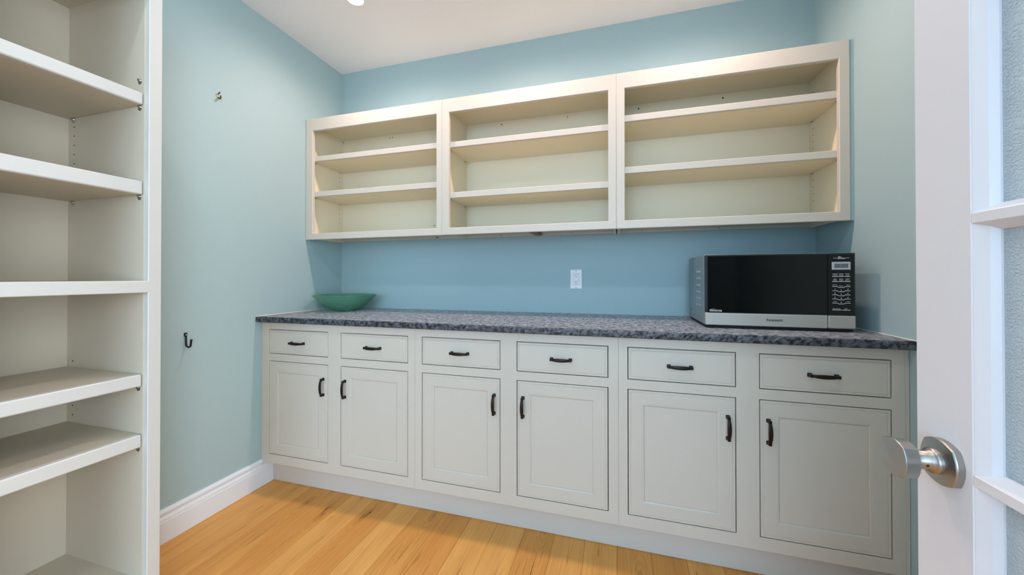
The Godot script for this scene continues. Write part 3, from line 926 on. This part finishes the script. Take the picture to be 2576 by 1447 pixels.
func build_microwave():
	var at := Vector3(2.1995, CT, 0.121)
	var t = thing("microwave", at, "silver and black microwave oven standing on the granite countertop", "microwave")
	# local measures: x 0..W, y from the countertop, z 0..D (front)
	var W := 0.5107
	var y0 := 0.0125
	var y1 := 0.3012
	var D := 0.345
	var P := func(x0, x1, ya, yb, z0, z1, c := 0.0) -> SurfaceTool:
		return bx(x0, x1, ya, yb, z0, z1, c)
	put("case", P.call(0.0, W, y0, y1, 0.0, D - 0.022, 0.004), M.mw_case, t)
	put("front_rim", P.call(0.0005, W - 0.0005, y0 + 0.001, y1 - 0.0005, D - 0.0218, D - 0.012, 0.002), M.mw_case, t)
	var split := 0.4234
	# door: black glass over a steel strip
	var door := put("oven_door", P.call(0.002, split - 0.0012, y0 + 0.052, y1 - 0.002, D - 0.0118, D - 0.0012, 0.0022), M.mw_rim, t)
	put("door_glass", P.call(0.0115, split - 0.0012, y0 + 0.0525, y1 - 0.0075, D - 0.0011, D, 0.0006), M.mw_glass, door)
	put("steel_strip", P.call(0.0033, split - 0.0012, y0 + 0.0005, y0 + 0.0505, D - 0.0118, D + 0.0008, 0.0026), M.brushed, door)
	text(door, "Panasonic", Vector3(0.2480, y0 + 0.0265, D + 0.0009), 0.0134, M.print_black, true, 0.0, 0.86)
	text(door, "INVERTER", Vector3(0.0425, y0 + 0.0588, D + 0.0001), 0.0098, M.print_white, true, 0.25, 0.92)
	var sw := begin()
	var arc := []
	for i in 15:
		var a := PI * (1.25 - i / 14.0 * 0.80)
		arc.append(Vector3(0.037 + 0.019 * cos(a), y0 + 0.0600 + 0.0062 * sin(a), D + 0.0003))
	var ww := []
	var tt := []
	for i in 15:
		ww.append(0.0002)
		tt.append(0.0011 - 0.0008 * i / 14.0)
	sweep(sw, arc, Vector3(0, 0, 1), ww, tt, 6)
	put("swoosh", sw, M.print_white, door)
	# control side
	var cp := put("control_panel", P.call(split + 0.0010, W - 0.0008, y0 + 0.052, y1 - 0.002, D - 0.0118, D - 0.0012, 0.0022), M.mw_rim, t)
	put("panel_face", P.call(split + 0.0010, W - 0.0062, y0 + 0.0525, y1 - 0.0075, D - 0.0011, D - 0.0001, 0.0006), M.mw_black, cp)
	put("steel_strip", P.call(split + 0.0010, W, y0 + 0.0005, y0 + 0.0505, D - 0.0118, D + 0.0008, 0.0036), M.brushed, cp)
	var zp := D + 0.0
	var fr := begin()
	plate(fr, Rect2(0.4359, y0 + 0.2234, 0.0585, 0.0294), [Rect2(0.4440, y0 + 0.2297, 0.0433, 0.0160)], zp - 0.0002, zp + 0.0014, 0.0008)
	put("display_frame", fr, M.lcd_frame, cp)
	put("display", P.call(0.4438, 0.4875, y0 + 0.2295, y0 + 0.2459, zp - 0.0001, zp + 0.0004), M.lcd, cp)
	for yy in [0.2350, 0.2405]:
		put("display_dot", P.call(0.4622, 0.4640, y0 + yy, y0 + yy + 0.0019, zp + 0.0004, zp + 0.0007), M.print_white, cp)
	# header script between two rules
	text(cp, "The", Vector3(0.4605, y0 + 0.2712, zp + 0.0001), 0.0066, M.print_white, true, 0.35)
	text(cp, "Genius", Vector3(0.4665, y0 + 0.2668, zp + 0.0001), 0.0072, M.print_white, true, 0.35)
	for r in [[0.4403, 0.4535], [0.4772, 0.4905]]:
		put("rule", P.call(r[0], r[1], y0 + 0.2670, y0 + 0.2682, zp - 0.0001, zp + 0.0003), M.print_white, cp)
	# key rows
	var xs := [[0.4371, 0.4555], [0.4571, 0.4736], [0.4754, 0.4936]]
	var rows := [[0.1981, [["Popcorn", "& Snack"], ["Frozen", "Defrost"], ["Sensor", "Cook"]]], [0.1791, [["Keep", "Warm"], ["Sensor", "Reheat"], ["Turbo", "Defrost"]]]]
	for r in rows:
		for k in 3:
			put("rule", P.call(xs[k][0], xs[k][1], y0 + r[0] - 0.0012, y0 + r[0] + 0.0012, zp - 0.0001, zp + 0.0003), M.print_white, cp)
			var cx: float = (xs[k][0] + xs[k][1]) / 2
			for q in 2:
				text(cp, r[1][k][q], Vector3(cx, y0 + r[0] + 0.0100 - q * 0.0048, zp + 0.0001), 0.0044, M.print_white, false)
	var bases := [0.1600, 0.1441, 0.1288, 0.1134, 0.0978]
	var keys := [["Quick 30", "Power", "Timer"], ["1", "2", "3"], ["4", "5", "6"], ["7", "8", "9"], ["Clock", "0", "+ Time"]]
	for k in 5:
		var yb: float = y0 + bases[k]
		var pts := [Vector2(0.4370, 0), Vector2(0.4525, 0), Vector2(0.4572, -0.0034), Vector2(0.4730, -0.0034), Vector2(0.4780, 0), Vector2(0.4936, 0)]
		var s := begin()
		for i in pts.size() - 1:
			var a: Vector2 = pts[i]
			var b: Vector2 = pts[i + 1]
			for zz in [0.0003]:
				var h := 0.0010
				face(s, [Vector3(a.x, yb + a.y - h, zp + zz), Vector3(b.x, yb + b.y - h, zp + zz), Vector3(b.x, yb + b.y + h, zp + zz), Vector3(a.x, yb + a.y + h, zp + zz)], Vector3(0, 0, 1))
				face(s, [Vector3(a.x, yb + a.y + h, zp - 0.0001), Vector3(b.x, yb + b.y + h, zp - 0.0001), Vector3(b.x, yb + b.y + h, zp + zz), Vector3(a.x, yb + a.y + h, zp + zz)], Vector3(0, 1, 0))
				face(s, [Vector3(a.x, yb + a.y - h, zp - 0.0001), Vector3(b.x, yb + b.y - h, zp - 0.0001), Vector3(b.x, yb + b.y - h, zp + zz), Vector3(a.x, yb + a.y - h, zp + zz)], Vector3(0, -1, 0))
		put("wave_rule", s, M.print_white, cp)
		for q in 3:
			var big: bool = k > 0 and (k < 4 or q == 1)
			text(cp, keys[k][q], Vector3([0.4455, 0.4651, 0.4860][q], yb + (0.0060 if big else 0.0058) - (0.0034 if q == 1 else 0.0), zp + 0.0001), 0.0062 if big else 0.0042, M.print_white, big)
	for r in [[0.4366, 0.4641, "Stop / Reset"], [0.4660, 0.4932, "Start"]]:
		put("rule", P.call(r[0], r[1], y0 + 0.0706, y0 + 0.0728, zp - 0.0001, zp + 0.0003), M.print_white, cp)
		text(cp, r[2], Vector3((r[0] + r[1]) / 2, y0 + 0.0765, zp + 0.0001), 0.0044, M.print_white, false)
	put("under_shade_block", P.call(0.006, W - 0.006, 0.0035, y0 - 0.0001, 0.004, D - 0.006, 0.001), M.dark, t)  # black block put in to darken the shaded gap under the case
	# feet
	for fx in [0.05, W - 0.05]:
		for fz in [0.05, D - 0.06]:
			var s3 := begin()
			lathe(s3, [Vector2(0, 0.0002), Vector2(0.012, 0.0002), Vector2(0.0125, 0.0034), Vector2(0, 0.0034)], 16, Transform3D(Basis.IDENTITY, Vector3(fx, 0, fz)))
			put("foot", s3, M.dark, t)
	# louvres pressed into the left side
	for r in 6:
		for q in 3:
			var zz := D - 0.165 + q * 0.030
			var yy := y0 + 0.226 - r * 0.0290
			var s4 := begin()
			face(s4, [Vector3(-0.0002, yy, zz), Vector3(-0.0002, yy, zz + 0.022), Vector3(-0.0030, yy - 0.010, zz + 0.021), Vector3(-0.0030, yy - 0.010, zz + 0.001)], Vector3(-1, 0.3, 0))
			face(s4, [Vector3(-0.0002, yy, zz), Vector3(-0.0030, yy - 0.010, zz + 0.001), Vector3(0.001, yy - 0.010, zz)], Vector3(0, 0, -1))
			face(s4, [Vector3(-0.0002, yy, zz + 0.022), Vector3(-0.0030, yy - 0.010, zz + 0.021), Vector3(0.001, yy - 0.010, zz + 0.022)], Vector3(0, 0, 1))
			face(s4, [Vector3(-0.0030, yy - 0.010, zz + 0.001), Vector3(-0.0030, yy - 0.010, zz + 0.021), Vector3(0.001, yy - 0.010, zz + 0.022), Vector3(0.001, yy - 0.010, zz)], Vector3(0, -1, 0))
			put("louvre", s4, M.mw_case, t)
	var s5 := begin()
	disc(s5, Vector3(0.0, 0.052, D - 0.281), 0.0040, 0.0012, Vector3(-1, 0, 0))
	put("screw", s5, M.dark, t)

# ------------------------------------------------------------------ green glass bowl
func build_bowl():
	var at := Vector3(0.2150, CT + 0.0003, 0.2150)
	var prof := []
	var R := 0.185
	var H := 0.100
	# outside, from the foot up to the lip
	prof.append(Vector2(0.0, 0.0))
	prof.append(Vector2(0.058, 0.0))
	for i in 15:
		var t := i / 14.0
		prof.append(Vector2(0.064 + (R - 0.064) * pow(t, 0.86), 0.003 + (H - 0.006) * pow(t, 1.25)))
	prof.append(Vector2(R + 0.001, H - 0.002))
	prof.append(Vector2(R - 0.001, H))
	for i in 15:
		var t := 1.0 - i / 14.0
		prof.append(Vector2(0.060 + (R - 0.0065 - 0.060) * pow(t, 0.86), 0.008 + (H - 0.010) * pow(t, 1.25)))
	prof.append(Vector2(0.0, 0.0075))
	var st := begin()
	lathe(st, prof, 72)
	var o := put("glass_bowl", st, M.green_glass)
	o.position = at
	tag(o, "wide shallow textured green glass bowl in the left corner of the countertop", "bowl")

# ------------------------------------------------------------------ outlet, hooks, ceiling lights
func build_small_things():
	# duplex outlet
	var oc := Vector3(1.6256, 1.1110, 0.0)
	var t = thing("wall_outlet", oc, "white double electrical outlet on the teal back wall", "outlet")
	var st := begin()
	ringed(st, -0.0335, 0.0335, -0.0558, 0.0558, [Vector2(0, 0.0003), Vector2(0, 0.0030), Vector2(0.003, 0.0055)])
	put("cover_plate", st, M.plastic, t)
	st = begin()
	ringed(st, -0.0165, 0.0165, -0.0335, 0.0335, [Vector2(0, 0.0054), Vector2(0, 0.0066), Vector2(0.001, 0.0074)])
	var re := put("receptacle", st, M.plastic, t)
	st = begin()
	plate(st, Rect2(-0.0173, -0.0343, 0.0346, 0.0686), [Rect2(-0.0165, -0.0335, 0.0330, 0.0670)], 0.0054, 0.0057, 0.0)
	put("receptacle_gap", st, mat(C(140, 142, 146), 0.6), t)
	for y in [0.0225, -0.0155]:
		for x in [-0.0062, 0.0062]:
			put("slot", bx(x - 0.0011, x + 0.0011, y - 0.0035 + 0.002, y + 0.0035 + 0.002, 0.0073, 0.0077), M.dark, re)
		var gs := begin()
		disc(gs, Vector3(0, y - 0.0085, 0.0074), 0.0027, 0.0003, Vector3(0, 0, 1))
		put("ground_hole", gs, M.dark, re)
	for y in [0.0485, -0.0485]:
		var s2 := begin()
		disc(s2, Vector3(0, y, 0.0055), 0.0028, 0.0008, Vector3(0, 0, 1))
		put("screw", s2, M.lcd, t)
	# upper hook: small brass cup hook
	var h1 = thing("wall_hook", Vector3(0.0, 1.998, 0.832), "small brass hook high on the left wall", "hook")
	st = begin()
	box(st, Vector3(0.0002, -0.018, -0.0042), Vector3(0.0028, 0.016, 0.0042), 0.0012)
	put("back_plate", st, M.brass, h1)
	st = begin()
	tube(st, [Vector3(0.002, -0.006, 0), Vector3(0.008, -0.0075, 0), Vector3(0.0125, -0.0115, 0), Vector3(0.0165, -0.0135, 0), Vector3(0.0200, -0.011, 0), Vector3(0.0210, -0.004, 0), Vector3(0.0205, 0.001, 0)], 0.0030, Vector3(0, 0, 1))
	put("hook_arm", st, M.brass_dark, h1)
	st = begin()
	tube(st, [Vector3(0.002, 0.010, 0), Vector3(0.008, 0.0125, 0), Vector3(0.0135, 0.0165, 0)], 0.0022, Vector3(0, 0, 1))
	ball(st, Vector3(0.014, 0.017, 0), 0.0032)
	put("prong", st, M.brass_dark, h1)
	# lower hook: black iron, plate at the top and an upturned end
	var h2 = thing("wall_hook", Vector3(0.0, 0.845, 0.965), "black iron J-shaped coat hook low on the left wall", "hook")
	st = begin()
	box(st, Vector3(0.0002, 0.014, -0.0065), Vector3(0.0045, 0.031, 0.0065), 0.0015)
	put("back_plate", st, M.black_iron, h2)
	st = begin()
	disc(st, Vector3(0.0045, 0.0215, 0), 0.0036, 0.0014, Vector3(1, 0, 0))
	put("screw", st, M.steel_pin, h2)
	st = begin()
	var hp := [Vector3(0.0038, 0.016, 0)]
	for i in 5: hp.append(Vector3(0.0042 + i * 0.0004, 0.008 - i * 0.006, 0))
	for i in 10:
		var a := PI + (i + 1) / 10.0 * PI * 0.80
		hp.append(Vector3(0.0205 + 0.0150 * cos(a), -0.018 + 0.0150 * sin(a), 0))
	hp.append(Vector3(0.0365, -0.0035, 0))
	tube(st, hp, 0.0038, Vector3(0, 0, 1), 12)
	ball(st, Vector3(0.0375, -0.0015, 0), 0.0052)
	put("hook_arm", st, M.black_iron, h2)
	# recessed ceiling lights: a row over the worktop, a row nearer the doorway
	var xs := [0.5703, 1.3935, 2.2170]
	var where := ["recessed ceiling light nearest the left wall, over the counter end with the bowl", "recessed ceiling light over the middle of the counter", "recessed ceiling light over the counter end with the microwave",
		"recessed ceiling light in front of the bookcase", "recessed ceiling light in the middle of the row by the doorway", "recessed ceiling light beside the glazed door"]
	for k in 6:
		var row := k / 3
		var pl = thing("ceiling_light", Vector3(xs[k % 3] + (0.08 if k == 3 else 0.0), CEIL, 0.565 if row == 0 else 1.55), where[k], "ceiling light", "recessed ceiling lights")
		st = begin()
		lathe(st, [Vector2(0.040, -0.004), Vector2(0.043, -0.006), Vector2(0.052, -0.004), Vector2(0.055, -0.0003), Vector2(0.040, -0.0003)], 36)
		put("trim_ring", st, M.trim, pl)
		st = begin()
		lathe(st, [Vector2(0.0, -0.0075), Vector2(0.020, -0.0068), Vector2(0.0398, -0.0040), Vector2(0.0398, -0.0005), Vector2(0, -0.0005)], 32)
		put("lens", st, M.lens, pl)
		var al := SpotLight3D.new()
		al.name = "ceiling_lamp"
		al.spot_angle = 86.0
		al.spot_angle_attenuation = 1.0
		al.spot_attenuation = 2.0
		al.spot_range = 8.0
		al.light_size = 0.035
		al.light_energy = POT_ENERGY if row == 0 else ROW_ENERGY
		al.light_color = POT_COLOR if row == 0 else ROW_COLOR
		al.shadow_enabled = true
		pl.add_child(al, true)
		al.position = Vector3(0, -0.045, 0)
		al.rotation = Vector3(-PI / 2, 0, 0)
